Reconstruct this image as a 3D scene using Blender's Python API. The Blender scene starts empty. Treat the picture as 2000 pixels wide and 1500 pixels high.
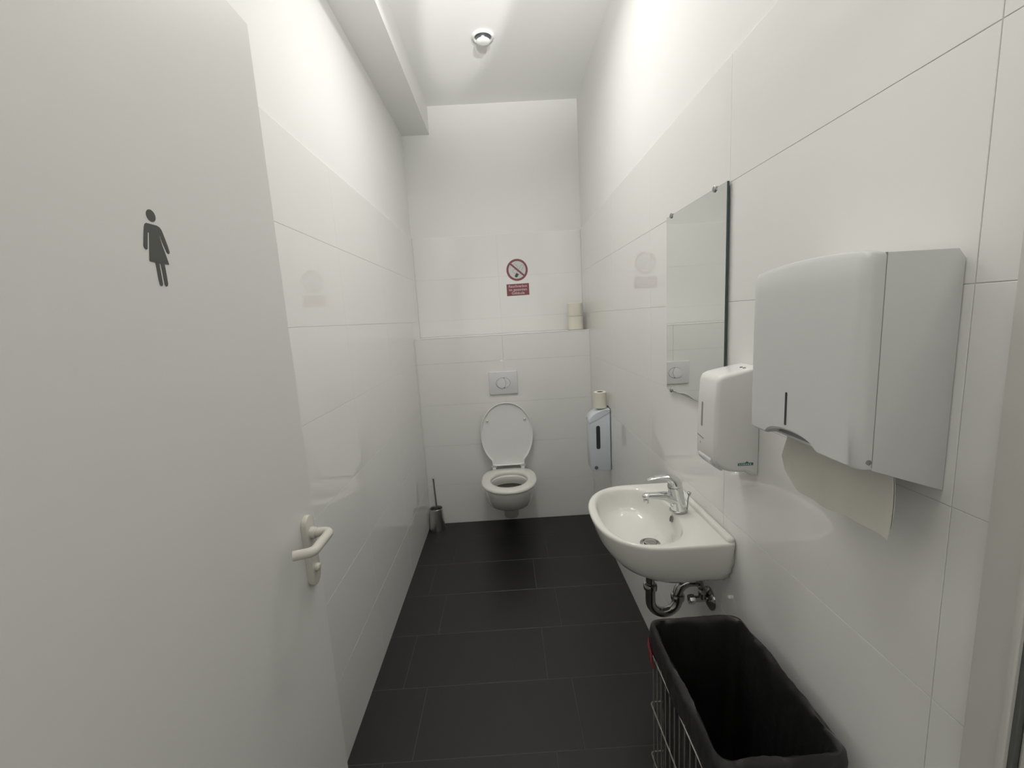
import bpy, bmesh, math, random
from mathutils import Vector, Matrix
random.seed(4)
PI = math.pi
sc = bpy.context.scene
C = sc.collection

# ------------------------------------------------------------------ camera, light, exposure
cam_d = bpy.data.cameras.new('camera'); cam = bpy.data.objects.new('camera', cam_d); C.objects.link(cam)
cam_d.sensor_width = 36.0; cam_d.lens = 832.968 / 2000 * 36.0; cam_d.clip_start = .02
Rv = Vector((0.99818029, -0.01972109, -0.05698415)); Uv = Vector((0.05931853, 0.15131462, 0.98670421)); Wv = Vector((0.01083635, 0.98828891, -0.15220910))
cam.matrix_world = Matrix(((Rv.x, Uv.x, -Wv.x, 0), (Rv.y, Uv.y, -Wv.y, 0), (Rv.z, Uv.z, -Wv.z, 1.49014), (0, 0, 0, 1)))
sc.camera = cam
sc.view_settings.view_transform = 'Standard'; sc.view_settings.look = 'None'
sc.view_settings.exposure = 0.12; sc.view_settings.gamma = 1.0; sc.view_settings.use_curve_mapping = False
world = bpy.data.worlds.new('world'); sc.world = world; world.use_nodes = True
world.node_tree.nodes['Background'].inputs[0].default_value = (.9, .95, 1, 1)
world.node_tree.nodes['Background'].inputs[1].default_value = 0.05
LAMP = (0.0, 1.80, .46)       # x, y and length of the twin-tube ceiling batten just above the frame
LCOL = (1, .987, .955)
def aim(o, tgt): o.rotation_euler = (Vector(tgt) - o.location).to_track_quat('-Z', 'Y').to_euler()
def lamp_data(name, kind, loc, tgt, watts, **kw):
    l = bpy.data.lights.new(name, kind); o = bpy.data.objects.new(name, l); C.objects.link(o)
    o.location = loc; l.energy = watts; l.color = LCOL; aim(o, tgt)
    for k, v in kw.items(): setattr(l, k, v)
for q in (-1, 1): lamp_data('ceiling_tube_light', 'AREA', (LAMP[0] + q * .045, LAMP[1], 2.930), (LAMP[0] + q * .045, LAMP[1], 0), 3.3, shape='RECTANGLE', size=.03, size_y=LAMP[2], spread=math.radians(166))
# unseen lights added behind the camera: fill bounced off wall_front, ceiling fill, ceiling band
lamp_data('bounce_fill', 'SPOT', (0, 0.0, 2.90), (0, -1.0, 1.3), 74, spot_size=math.radians(80), spot_blend=1.0, shadow_soft_size=.1)  # added fill: lights the wall behind the camera so it bounces into the room
lamp_data('ceiling_fill', 'SPOT', (.05, -.45, 2.10), (.05, 1.0, 3.115), 375, spot_size=math.radians(60), spot_blend=1.0, shadow_soft_size=.05)  # added fill that brightens the ceiling from below
lamp_data('ceiling_band_spot', 'SPOT', (.50, -.35, 2.35), (-.014, 1.945, 2.98), 310, spot_size=math.radians(10.5), spot_blend=.35, shadow_soft_size=.03)  # narrow beam added to lay the bright band along the ceiling

# ------------------------------------------------------------------ materials
def mat(name, col, rough=.5, metal=0., spec=.5, noise=0., nscale=6., bump=0., bscale=60., emit=0., coat=0., trans=0., stretch=(1, 1, 1), sss=0.):
    m = bpy.data.materials.new(name); m.use_nodes = True; nt = m.node_tree; b = nt.nodes['Principled BSDF']
    b.inputs['Base Color'].default_value = (*col, 1); b.inputs['Roughness'].default_value = rough; b.inputs['Metallic'].default_value = metal
    b.inputs['Specular IOR Level'].default_value = spec
    if coat: b.inputs['Coat Weight'].default_value = coat; b.inputs['Coat Roughness'].default_value = .03
    if trans: b.inputs['Transmission Weight'].default_value = trans
    if emit:
        b.inputs['Emission Color'].default_value = (*col, 1); b.inputs['Emission Strength'].default_value = emit
    tc = nt.nodes.new('ShaderNodeTexCoord'); mp = nt.nodes.new('ShaderNodeMapping'); mp.inputs['Scale'].default_value = stretch
    nt.links.new(tc.outputs['Object'], mp.inputs[0])
    if noise:
        n = nt.nodes.new('ShaderNodeTexNoise'); n.inputs['Scale'].default_value = nscale; n.inputs['Detail'].default_value = 5
        nt.links.new(mp.outputs[0], n.inputs['Vector'])
        r = nt.nodes.new('ShaderNodeMapRange'); r.inputs['To Min'].default_value = 1 - noise; r.inputs['To Max'].default_value = 1 + noise
        nt.links.new(n.outputs['Fac'], r.inputs['Value'])
        mx = nt.nodes.new('ShaderNodeVectorMath'); mx.operation = 'SCALE'; mx.inputs[0].default_value = col
        nt.links.new(r.outputs[0], mx.inputs['Scale']); nt.links.new(mx.outputs[0], b.inputs['Base Color'])
    if bump:
        n = nt.nodes.new('ShaderNodeTexNoise'); n.inputs['Scale'].default_value = bscale; n.inputs['Detail'].default_value = 4
        nt.links.new(mp.outputs[0], n.inputs['Vector'])
        bp = nt.nodes.new('ShaderNodeBump'); bp.inputs['Strength'].default_value = bump; bp.inputs['Distance'].default_value = .002
        nt.links.new(n.outputs['Fac'], bp.inputs['Height']); nt.links.new(bp.outputs[0], b.inputs['Normal'])
    return m
M = dict(
    plaster=mat('painted_plaster', (.87, .867, .85), .75, noise=.012, nscale=3, bump=.12, bscale=45, spec=.25),
    ceiling=mat('ceiling_paint', (.93, .928, .915), .8, noise=.008, nscale=3, bump=.1, bscale=45, spec=.2),
    tile=mat('glossy_white_tile', (.885, .880, .857), .03, noise=.008, nscale=2, bump=.002, bscale=9, spec=.66),
    grout=mat('wall_grout', (.72, .71, .68), .9, noise=.05, nscale=30),
    slate=mat('anthracite_floor_tile', (.0155, .0155, .0154), .38, noise=.16, nscale=7, bump=.18, bscale=55, spec=.5),
    fgrout=mat('floor_grout', (.075, .074, .071), .9, noise=.15, nscale=40),
    door=mat('door_laminate', (.755, .75, .73), .42, noise=.01, nscale=4, spec=.35),
    steel_paint=mat('painted_door_frame', (.68, .67, .63), .3, noise=.01, spec=.45),
    nylon=mat('cream_nylon', (.66, .645, .58), .22, spec=.5, noise=.01),
    ceramic=mat('sanitary_ceramic', (.80, .79, .745), .06, spec=.55, coat=.3, noise=.006),
    seat=mat('seat_plastic', (.80, .785, .73), .16, spec=.5, noise=.006),
    lid=mat('lid_plastic', (.90, .90, .89), .25, spec=.45, noise=.006),
    white_metal=mat('white_powder_coat', (.71, .715, .71), .33, spec=.45, noise=.01, bump=.05, bscale=300),
    abs=mat('white_abs_plastic', (.84, .83, .815), .12, spec=.5, noise=.006),
    bluish=mat('bluish_white_plastic', (.70, .75, .80), .24, spec=.5, noise=.01),
    plate=mat('flush_plate_plastic', (.78, .78, .79), .25, spec=.5, noise=.005),
    dark=mat('dark_window_plastic', (.035, .038, .045), .15, spec=.5, noise=.1),
    gap=mat('shadow_gap_gray', (.12, .125, .12), .6, noise=.1),
    chrome=mat('chrome', (.72, .73, .73), .07, 1., noise=.02),
    dullchrome=mat('dull_chrome', (.42, .42, .41), .14, 1., noise=.12, nscale=25),
    brushed=mat('brushed_steel', (.62, .61, .59), .32, 1., noise=.12, nscale=40, stretch=(1, 1, .05), bump=.1, bscale=120),
    galv=mat('wire_metal', (.55, .53, .48), .35, .8, noise=.2, nscale=30),
    black=mat('black_rubber', (.012, .012, .013), .5, noise=.2),
    bag=mat('black_bag_film', (.021, .021, .0215), .38, spec=.5, noise=.2, nscale=12, bump=1.0, bscale=34),
    red=mat('sign_red', (.26, .075, .095), .4, noise=.03),
    redtie=mat('red_tie', (.13, .012, .015), .4, noise=.1),
    ink=mat('dark_ink', (.075, .078, .072), .5, noise=.04),
    signwhite=mat('sign_white', (.66, .67, .65), .35, noise=.01),
    text=mat('sign_lettering', (.70, .62, .62), .4, noise=.01),
    teal=mat('teal_print', (.06, .18, .19), .4, noise=.05),
    palegray=mat('pale_gray_print', (.30, .30, .30), .4, noise=.05),
    paper=mat('toilet_paper', (.82, .79, .68), .9, spec=.1, noise=.02, bump=.3, bscale=120),
    rollcore=mat('cardboard_core', (.16, .135, .10), .9, noise=.1),
    towel=mat('paper_towel', (.68, .665, .60), .85, spec=.15, noise=.03, nscale=20, bump=.35, bscale=90),
    glassedge=mat('mirror_edge_glass', (.055, .085, .085), .2, noise=.1),
    silver=mat('mirror_silver', (.93, .94, .92), .004, 1., noise=.003),
    valvegray=mat('vent_throat', (.20, .215, .235), .5, noise=.1),
    valve=mat('vent_white', (.83, .83, .80), .35, noise=.005),
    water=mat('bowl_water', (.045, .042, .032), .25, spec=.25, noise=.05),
    stub=mat('outlet_gray', (.50, .49, .46), .3, noise=.02),
    lampbody=mat('lamp_housing', (.8, .8, .78), .4, noise=.005),
)

# ------------------------------------------------------------------ builders
def tag(o, label=None, cat=None, group=None, kind=None):
    if label: o['label'] = label
    if cat: o['category'] = cat
    if group: o['group'] = group
    if kind: o['kind'] = kind
    return o
def thing(name, loc, label, cat, group=None, kind=None):
    o = bpy.data.objects.new(name, None); C.objects.link(o); o.location = loc; o.empty_display_size = .05
    return tag(o, label, cat, group, kind)
def link(name, me, m, parent=None, smooth=False, auto=None):
    if m is not None and not me.materials: me.materials.append(m)
    if smooth:
        for p in me.polygons: p.use_smooth = True
        if auto is not None: me.set_sharp_from_angle(angle=math.radians(auto))
    o = bpy.data.objects.new(name, me); C.objects.link(o)
    if parent is not None:
        o.parent = parent
        bpy.context.view_layer.update() if False else None
        o.matrix_parent_inverse = Matrix.Translation(parent_world(parent)).inverted()
    return o
def parent_world(p):
    v = Vector(p.location)
    q = p.parent
    if q is not None: v = v        # parts sit at the world origin, so a parent's own location is already in world terms
    return v
def obj(name, bm, m, parent=None, smooth=False, auto=None):
    """mesh data is in world coordinates"""
    bmesh.ops.recalc_face_normals(bm, faces=bm.faces)
    me = bpy.data.meshes.new(name); bm.to_mesh(me); bm.free()
    return link(name, me, m, parent, smooth, auto)
def box(bm, lo, hi, bev=0, seg=2):
    r = bmesh.ops.create_cube(bm, size=1)
    vs = r['verts']
    for v in vs: v.co = Vector((lo[i] + (v.co[i] + .5) * (hi[i] - lo[i]) for i in range(3)))
    if bev:
        es = list({e for v in vs for e in v.link_edges})
        bmesh.ops.bevel(bm, geom=es, offset=bev, segments=seg, affect='EDGES', profile=.5)
    return bm
def B(lo, hi, bev=0, seg=2): return box(bmesh.new(), lo, hi, bev, seg)
def loft(bm, rings, cap0=True, cap1=True, closed=True):
    vr = [[bm.verts.new(p) for p in r] for r in rings]
    n = len(rings[0])
    for a, b in zip(vr[:-1], vr[1:]):
        for i in range(n if closed else n - 1):
            j = (i + 1) % n
            bm.faces.new((a[i], a[j], b[j], b[i]))
    if cap0: bm.faces.new(vr[0][::-1])
    if cap1: bm.faces.new(vr[-1])
    return bm
def lathe(bm, prof, origin, axis=(0, 0, 1), n=32, cap0=True, cap1=True):
    ax = Vector(axis).normalized(); q = Vector((0, 0, 1)).rotation_difference(ax)
    rings = []
    for r, h in prof: rings.append([Vector(origin) + q @ Vector((r * math.cos(2 * PI * i / n), r * math.sin(2 * PI * i / n), h)) for i in range(n)])
    return loft(bm, rings, cap0, cap1)
def tube(bm, pts, r, n=14, flat=None, up=Vector((0, 0, 1)), caps=True):
    """r: number or list; flat=(a,b) scales the section across / along up"""
    pts = [Vector(p) for p in pts]; rings = []
    prevn = None
    for i, p in enumerate(pts):
        if i == 0: t = pts[1] - p
        elif i == len(pts) - 1: t = p - pts[-2]
        else: t = (pts[i + 1] - p).normalized() + (p - pts[i - 1]).normalized()
        t.normalize()
        if prevn is None:
            nn = up - t * up.dot(t)
            if nn.length < 1e-3: nn = Vector((1, 0, 0)) - t * t.x
        else: nn = prevn - t * prevn.dot(t)
        nn.normalize(); prevn = nn; bb = t.cross(nn)
        rr = r[i] if isinstance(r, (list, tuple)) else r
        a, b = (flat[i] if isinstance(flat, list) else flat) if flat else (1, 1)
        rings.append([p + bb * (rr * a * math.cos(2 * PI * k / n)) + nn * (rr * b * math.sin(2 * PI * k / n)) for k in range(n)])
    return loft(bm, rings, caps, caps)
def arcpath(pts, rad, seg=6):
    """round the corners of a polyline"""
    pts = [Vector(p) for p in pts]; out = [pts[0]]
    for a, b, c in zip(pts[:-2], pts[1:-1], pts[2:]):
        d0 = (a - b).normalized(); d1 = (c - b).normalized(); ang = d0.angle(d1); k = rad / math.tan(ang / 2)
        k = min(k, (a - b).length * .49, (c - b).length * .49); p0 = b + d0 * k; p1 = b + d1 * k
        for i in range(seg + 1):
            t = i / seg; out.append(p0 * (1 - t) ** 2 + b * 2 * t * (1 - t) + p1 * t * t)
    out.append(pts[-1]); return out
def prism(bm, poly, axis, a, b, bev=0, seg=3, bevel_all=False):
    """extrude a 2-D polygon along 'x','y' or 'z' from a to b"""
    def P(u, v, w): return {'x': (w, u, v), 'y': (u, w, v), 'z': (u, v, w)}[axis]
    v0 = [bm.verts.new(P(u, v, a)) for u, v in poly]; v1 = [bm.verts.new(P(u, v, b)) for u, v in poly]
    f0 = bm.faces.new(v0[::-1]); f1 = bm.faces.new(v1); n = len(poly)
    sides = [bm.faces.new((v0[i], v0[(i + 1) % n], v1[(i + 1) % n], v1[i])) for i in range(n)]
    if bev:
        es = list(f0.edges) + list(f1.edges)
        if bevel_all: es += [e for f in sides for e in f.edges if e not in es]
        bmesh.ops.bevel(bm, geom=list(set(es)), offset=bev, segments=seg, affect='EDGES', profile=.5)
    return bm

# ------------------------------------------------------------------ room shell
XL, XR, YB, YU, ZC, ZL = -.633, .598, 3.013, 3.240, 2.982, 1.383
YF = -1.0            # the wall behind the camera
def struct(name, bm, m, label, parent=None): return tag(obj(name, bm, m, parent), label, None, None, 'structure')
floor = struct('floor', B((XL - .2, YF - .1, -.12), (XR + .2, YU + .2, -.0007)), M['fgrout'], 'anthracite tiled floor laid in running bond with thin grey joints')
wall_left = struct('wall_left', B((XL - .2, YF - .1, -.1), (XL - .004, YU + .2, ZC + .1)), M['plaster'], 'white left wall tiled to door height and painted above')
wall_right = struct('wall_right', B((XR + .004, .455, -.1), (XR + .2, YU + .2, ZC + .1)), M['plaster'], 'white right wall tiled up to above the mirror, painted above')
wall_back = struct('wall_back', B((XL - .004, YU + .004, -.1), (XR + .004, YU + .2, ZC + .1)), M['plaster'], 'upper back wall, tiled behind the no smoking sign and painted above')
wall_back_lower = struct('wall_back_lower', B((XL - .004, YB + .004, -.1), (XR + .004, YU + .004, ZL - .006)), M['grout'], 'boxed out lower back wall of white tiles behind the toilet')
ceiling = struct('ceiling', B((XL - .2, YF - .1, ZC), (XR + .2, YU + .2, ZC + .12)), M['ceiling'], 'white painted ceiling')
duct = struct('ceiling_duct', B((XL - .004, YF, 2.797), (-.4455, YU + .004, ZC + .001)), M['plaster'], 'white boxed-in duct running along the left edge of the ceiling')
wall_front = struct('wall_front', B((XL - .2, YF - .1, -.1), (XR + .6, YF, ZC + .1)), M['plaster'], 'plain wall behind the camera')
wall_entry = struct('wall_entry', B((XR + .004, YF, -.1), (XR + .2, .455, ZC + .1)), M['plaster'], 'plain wall stretch beside the entrance at the right')
sill = struct('trim_1', B((XL - .003, YB - .001, ZL - .006), (XR + .003, YU + .004, ZL), .0008, 1), M['tile'], 'white ledge on top of the boxed out wall behind the toilet')

cache = {}
def tile_mesh(w, h, t, m, key):
    k = (round(w, 4), round(h, 4), key)
    if k not in cache:
        me = bpy.data.meshes.new('tile'); b = .0007
        lo = [(0, 0, 0), (w, 0, 0), (w, h, 0), (0, h, 0)]; md = [(x, y, t - b * .6) for x, y, _ in lo]
        tp = [(b, b, t), (w - b, b, t), (w - b, h - b, t), (b, h - b, t)]
        fs = [(8, 9, 10, 11)]
        for i in range(4):
            j = (i + 1) % 4; fs += [(i, j, 4 + j, 4 + i), (4 + i, 4 + j, 8 + j, 8 + i)]
        me.from_pydata(lo + md + tp, [], fs); me.materials.append(m); me.update(); cache[k] = me
    return cache[k]
G = .0010            # joint width
def lay(parent, us, vs, frame, t, m, key, offs=None):
    """us: column edges (one list, or a function of the row), vs: row edges; frame(u, v) -> origin, rotation matrix"""
    for r in range(len(vs) - 1):
        cu = us(r) if callable(us) else us
        for c in range(len(cu) - 1):
            u0, u1, v0, v1 = cu[c] + G / 2, cu[c + 1] - G / 2, vs[r] + G / 2, vs[r + 1] - G / 2
            if u1 - u0 < .01 or v1 - v0 < .01: continue
            o = bpy.data.objects.new('tile', tile_mesh(u1 - u0, v1 - v0, t, m, key)); C.objects.link(o); o.parent = parent
            mt = frame(u0, v0); w = random.uniform(-.0001, .0001)
            o.matrix_world = mt @ Matrix.Translation((0, 0, w)) @ Matrix.Rotation(random.uniform(-.0005, .0005), 4, 'X') @ Matrix.Rotation(random.uniform(-.0004, .0004), 4, 'Y')
def fr(origin, ex, ey, ez):
    ex, ey, ez = Vector(ex), Vector(ey), Vector(ez); o = Vector(origin)
    return Matrix(((ex.x, ey.x, ez.x, o.x), (ex.y, ey.y, ez.y, o.y), (ex.z, ey.z, ez.z, o.z), (0, 0, 0, 1)))
rowz = [0, .3, .6, .9, 1.2, 1.5, 1.8, 2.1]
# grout beds behind the tiles
g = struct('grout_bed', B((XL - .0045, YF, 0), (XL - .0012, YU + .002, 2.098)), M['grout'], None, wall_left)
g = struct('grout_bed', B((XR + .0012, .49, 0), (XR + .0045, YU + .002, 2.098)), M['grout'], None, wall_right)
g = struct('grout_bed', B((XL, YU + .0012, ZL), (XR, YU + .0045, 2.098)), M['grout'], None, wall_back)
lay(wall_left, [YF, -.656, -.056, .544, 1.144, 1.744, 2.344, 2.944, YU], rowz, lambda u, v: fr((XL - .004, u, v), (0, 1, 0), (0, 0, 1), (1, 0, 0)), .004, M['tile'], 'w')
lay(wall_right, [.487, .541, 1.144, 1.744, 2.344, 2.944, YU], rowz, lambda u, v: Matrix.Translation((0, 0, 0)) @ fr((XR + .004, u, v), (0, 1, 0), (0, 0, 1), (-1, 0, 0)), .004, M['tile'], 'w')
lay(wall_back_lower, [XL, -.0175, XR], [0, .3, .6, .9, 1.2, ZL - .006], lambda u, v: fr((u, YB + .004, v), (1, 0, 0), (0, 0, 1), (0, -1, 0)), .004, M['tile'], 'w')
lay(wall_back, [XL, -.0175, XR], [ZL, 1.5, 1.8, 2.1], lambda u, v: fr((u, YU + .004, v), (1, 0, 0), (0, 0, 1), (0, -1, 0)), .004, M['tile'], 'w')
G = .0030
fy = [1.2657 - .3 * k for k in range(7, 0, -1)] + [1.2657 + .3 * k for k in range(6)] + [YB]
fy = [YF] + [y for y in fy if y > YF]
def fcols(r):
    k = round((fy[r + 1] - 1.2657) / .3) if r < len(fy) - 2 else 6
    j = -.4055 if k % 2 == 1 and False else None
    return [XL] + ([-.506, .0945] if k % 2 == 0 else [-.4055, .194]) + [XR]
lay(floor, fcols, fy, lambda u, v: fr((u, v, -.006), (1, 0, 0), (0, 1, 0), (0, 0, 1)), .006, M['slate'], 'f')

# ------------------------------------------------------------------ door frame at the right, door at the left
dfr = thing('door_2', (.57, .42, 0), 'pale painted steel door frame at the right edge of the picture', None, None, 'structure')
b = bmesh.new()
prof = [(XR + .004, .489), (.5995, .4895), (.590, .4895), (.5885, .4885), (.588, .486), (.588, .452), (.5895, .4485), (.592, .447), (.607, .447), (.607, .440), (.612, .440), (.612, .489)]
prof = [(.612, .4895), (.5925, .4895), (.5895, .4885), (.5885, .4855), (.5885, .4505), (.5875, .4475), (.5845, .446), (.5815, .4445), (.5805, .441), (.5805, .438), (.582, .4365), (.612, .4365)]
prism(b, [(x, y) for x, y in prof], 'z', 0, 2.75); obj('jamb', b, M['steel_paint'], dfr, True, 35)
obj('seal_strip', B((.586, .431, 0), (.604, .4368, 2.75), .001), M['gap'], dfr)
obj('reveal', B((.592, .10, 0), (.612, .431, 2.75), .003), M['steel_paint'], dfr)
obj('head', B((-.46, .10, 2.75), (.612, .49, 2.80), .004), M['steel_paint'], dfr)

XD = -.485
door = thing('door_1', (XD, .12, 0), 'light grey toilet door standing open along the left wall', None, None, 'structure')
obj('door_leaf', B((XD - .04, .12, .006), (XD, .980, 2.112), .0015, 2), M['door'], door)
b = bmesh.new()
hp = [(.6259, 1.6489), (.6435, 1.6489), (.6481, 1.6475), (.651, 1.6443), (.6529, 1.639), (.6555, 1.6309), (.6576, 1.6236), (.6595, 1.6151), (.6587, 1.6126), (.6564, 1.6116), (.654, 1.6133), (.6516, 1.6197), (.6485, 1.6278), (.6465, 1.6354), (.6455, 1.6365), (.645, 1.6356), (.6473, 1.6228), (.6515, 1.6082), (.6545, 1.5962), (.6456, 1.5961), (.646, 1.5873), (.646, 1.5786), (.6459, 1.5679), (.6443, 1.5647), (.6419, 1.5639), (.6395, 1.5659), (.6393, 1.577), (.639, 1.5865), (.6385, 1.595), (.6373, 1.5965), (.6362, 1.5957), (.6362, 1.5852), (.6363, 1.5767), (.6362, 1.5671), (.6349, 1.5643), (.6326, 1.564), (.6305, 1.5657), (.6298, 1.5732), (.6298, 1.5836), (.6298, 1.5921), (.6294, 1.5964), (.6202, 1.5966), (.6199, 1.5982), (.623, 1.6133), (.627, 1.6323), (.6277, 1.6355), (.6265, 1.637), (.6250, 1.6356), (.622, 1.6223), (.620, 1.6138), (.6188, 1.6122), (.6165, 1.612), (.6142, 1.6147), (.6141, 1.6173), (.6173, 1.6305), (.6206, 1.6428), (.6226, 1.6468), (.6245, 1.6484)]
from mathutils.geometry import tessellate_polygon
fv = [b.verts.new((XD + .0006, y, z)) for y, z in hp]; bv = [b.verts.new((XD + .0001, y, z)) for y, z in hp]
for tri in tessellate_polygon([[Vector((y, z, 0)) for y, z in hp]]): b.faces.new([fv[q] for q in tri])
for q in range(len(hp)): b.faces.new((fv[q - 1], fv[q], bv[q], bv[q - 1]))
prism(b, [(.6362 + .0079 * math.cos(a * PI / 14), 1.6607 + .0083 * math.sin(a * PI / 14)) for a in range(28)], 'x', XD + .0001, XD + .0006)
tag(obj('woman_pictogram', b, M['ink'], door), 'dark grey woman pictogram stuck on the door')
hy = .9310
hpl = [(hy + .0205 * math.cos(a), 1.0495 + .0205 * math.sin(a)) for a in [i * PI / 12 for i in range(13)]] + [(hy + .0205 * math.cos(a), .9200 + .0205 * math.sin(a)) for a in [PI + i * PI / 12 for i in range(13)]]
b = bmesh.new(); prism(b, hpl, 'x', XD, XD + .0125, .002, 3)
plate = tag(obj('handle_plate', b, M['nylon'], door, True, 50), 'cream oval handle plate')
b = bmesh.new(); lathe(b, [(.0135, 0), (.0135, .010), (.0118, .0105), (.0118, .014)], (XD + .0125, hy, 1.028), (1, 0, 0), 24)
pth = arcpath([(XD + .012, hy, 1.028), (-.4290, hy + .003, 1.028), (-.4290, hy - .088, 1.028), (-.4660, hy - .100, 1.028)], .017, 8)
tube(b, pth, .0105, 20)
obj('lever', b, M['nylon'], plate, True, 60)
b = bmesh.new(); lathe(b, [(.009, 0), (.009, .006), (.0075, .008), (.0015, .0085)], (XD + .0125, hy + .002, .941), (1, 0, 0), 24)
box(b, (XD + .019, hy + .0005, .935), (XD + .0225, hy + .0035, .947), .001, 2)
obj('release_knob', b, M['nylon'], plate, True, 50)
# the leaf hangs on a slim frame post
obj('hinge_post', B((XL, .06, 0), (XD - .005, .118, 2.14), .003), M['steel_paint'], door)

# ------------------------------------------------------------------ ceiling luminaire (above the frame) and extract valve
x, y, ln = LAMP
lamp = thing('ceiling_lamp', (x, y, ZC), 'short white twin-tube ceiling lamp just above the top of the frame', 'lamp')
obj('housing', B((x - .07, y - ln / 2 - .012, ZC - .020), (x + .07, y + ln / 2 + .012, ZC - .001), .005, 2), M['lampbody'], lamp)
for q in (-1, 1):
    b = bmesh.new(); tube(b, [(x + q * .045, y - ln / 2, ZC - .034), (x + q * .045, y + ln / 2, ZC - .034)], .010, 12); obj('lamp_tube', b, M['lampbody'], lamp, True, 60)

vx, vy = -.021, 2.53
valve = thing('extract_valve', (vx, vy, ZC), 'round white extract air valve on the ceiling', 'vent')
b = bmesh.new()
lathe(b, [(.046, -.0005), (.059, -.0005), (.0595, -.004), (.056, -.009), (.050, -.011), (.0455, -.009), (.0445, -.002), (.046, -.0005)], (vx, vy, ZC), n=48, cap0=False, cap1=False)
obj('flange', b, M['valve'], valve, True, 40)
b = bmesh.new(); lathe(b, [(.0455, -.0006), (.0455, -.0012), (.012, -.0015)], (vx, vy, ZC), n=48); obj('throat', b, M['valvegray'], valve, True, 40)
b = bmesh.new(); lathe(b, [(.010, -.001), (.010, -.014), (.030, -.018), (.037, -.024), (.0365, -.029), (.030, -.034), (.012, -.036), (.001, -.036)], (vx, vy, ZC), n=48); obj('disc', b, M['valve'], valve, True, 40)

# ------------------------------------------------------------------ no smoking sign
sx, sz, SY = .1215, 1.840, YU - .0002
sign = thing('no_smoking_sign', (sx, YU, 1.70), 'red and white no smoking sticker on the back wall above the toilet', 'sign')
def disc_poly(cx, cz, r, n=48, a0=0): return [(cx + r * math.cos(a0 + 2 * PI * i / n), cz + r * math.sin(a0 + 2 * PI * i / n)) for i in range(n)]
b = bmesh.new(); prism(b, disc_poly(sx, sz, .080), 'y', SY - .0006, SY); obj('disc', b, M['signwhite'], sign)
def ringm(bm, cx, cz, ro, ri, y0, y1, n=56):
    for yy in (y0,):
        o = [bm.verts.new((x, yy, z)) for x, z in disc_poly(cx, cz, ro, n)]; i_ = [bm.verts.new((x, yy, z)) for x, z in disc_poly(cx, cz, ri, n)]
        o2 = [bm.verts.new((x, y1, z)) for x, z in disc_poly(cx, cz, ro, n)]; i2 = [bm.verts.new((x, y1, z)) for x, z in disc_poly(cx, cz, ri, n)]
    for k in range(n):
        j = (k + 1) % n
        bm.faces.new((o[k], o[j], i_[j], i_[k])); bm.faces.new((o[j], o[k], o2[k], o2[j])); bm.faces.new((i_[k], i_[j], i2[j], i2[k]))
b = bmesh.new(); ringm(b, sx, sz, .0785, .0635, SY - .0014, SY - .0006); obj('ring', b, M['red'], sign)
def strip(bm, pts, w, y0, y1, cx=None, cz=None):
    n = len(pts)
    for k in range(n - 1):
        a = Vector((pts[k][0], pts[k][1])); c = Vector((pts[k + 1][0], pts[k + 1][1])); d = (c - a).normalized(); nn = Vector((-d.y, d.x)) * w / 2; a = a - d * w * .2; c = c + d * w * .2
        prism(bm, [tuple(a + nn), tuple(a - nn), tuple(c - nn), tuple(c + nn)], 'y', y0, y1)
def sp_(u, v): return (sx + (u - 525) / 7.5 / 277 * 1.0 * .995, sz - (v - 362) / 7.5 / 277 * 1.02)
# crop pixels (7.5x) -> metres on the wall: about 268 px per metre
def sp_(u, v):
    return (sx + (u - 525) / 158 * .0785, sz - (v - 362) / 160 * .0785)
b = bmesh.new(); strip(b, [sp_(420, 262), sp_(628, 452)], .0125, SY - .0016, SY - .0011); obj('slash', b, M['red'], sign)
b = bmesh.new()
strip(b, [sp_(520, 400), sp_(588, 296), sp_(604, 290), sp_(622, 302), sp_(622, 318), sp_(556, 428)], .0022, SY - .0010, SY - .0006)
strip(b, [sp_(420, 330), sp_(432, 300), sp_(462, 280), sp_(492, 274), sp_(518, 288), sp_(530, 312), sp_(530, 340)], .0020, SY - .0010, SY - .0006)
strip(b, [sp_(510, 350), sp_(478, 356), sp_(460, 374), sp_(470, 400), sp_(492, 415)], .0020, SY - .0010, SY - .0006)
obj('cigarette_outline', b, M['palegray'], sign)
b = bmesh.new(); prism(b, [sp_(510, 405), sp_(548, 425), sp_(528, 462), sp_(512, 472), sp_(494, 468), sp_(486, 450)], 'y', SY - .0011, SY - .0006); obj('cigarette_tip', b, M['ink'], sign)
b = bmesh.new(); prism(b, [(.037, 1.654), (.2035, 1.656), (.2035, 1.7405), (.037, 1.7395)], 'y', SY - .001, SY); obj('text_panel', b, M['red'], sign)
def text(s, size, loc, m, parent, name='lettering', rot=(PI / 2, 0, 0), sx_=1.0, off=.0):
    cu = bpy.data.curves.new(name, 'FONT'); cu.body = s; cu.size = size; cu.align_x = 'CENTER'; cu.align_y = 'CENTER'; cu.extrude = .0002; cu.offset = off; cu.resolution_u = 3
    t = bpy.data.objects.new('tmp', cu); C.objects.link(t); bpy.context.view_layer.update()
    me = bpy.data.meshes.new_from_object(t.evaluated_get(bpy.context.evaluated_depsgraph_get())); bpy.data.objects.remove(t)
    me.materials.clear(); me.transform(Matrix.Translation(loc) @ Matrix.Rotation(rot[2], 4, 'Z') @ Matrix.Rotation(rot[0], 4, 'X') @ Matrix.Diagonal((sx_, 1, 1, 1)))
    return link(name, me, m, parent)
for s, z in (('Rauchverbot', 1.7225), ('im gesamten', 1.6975), ('Geb\u00e4ude', 1.6725)):
    text(s, .0268, (.1203, SY - .0013, z), M['text'], sign, off=.0002)

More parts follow.
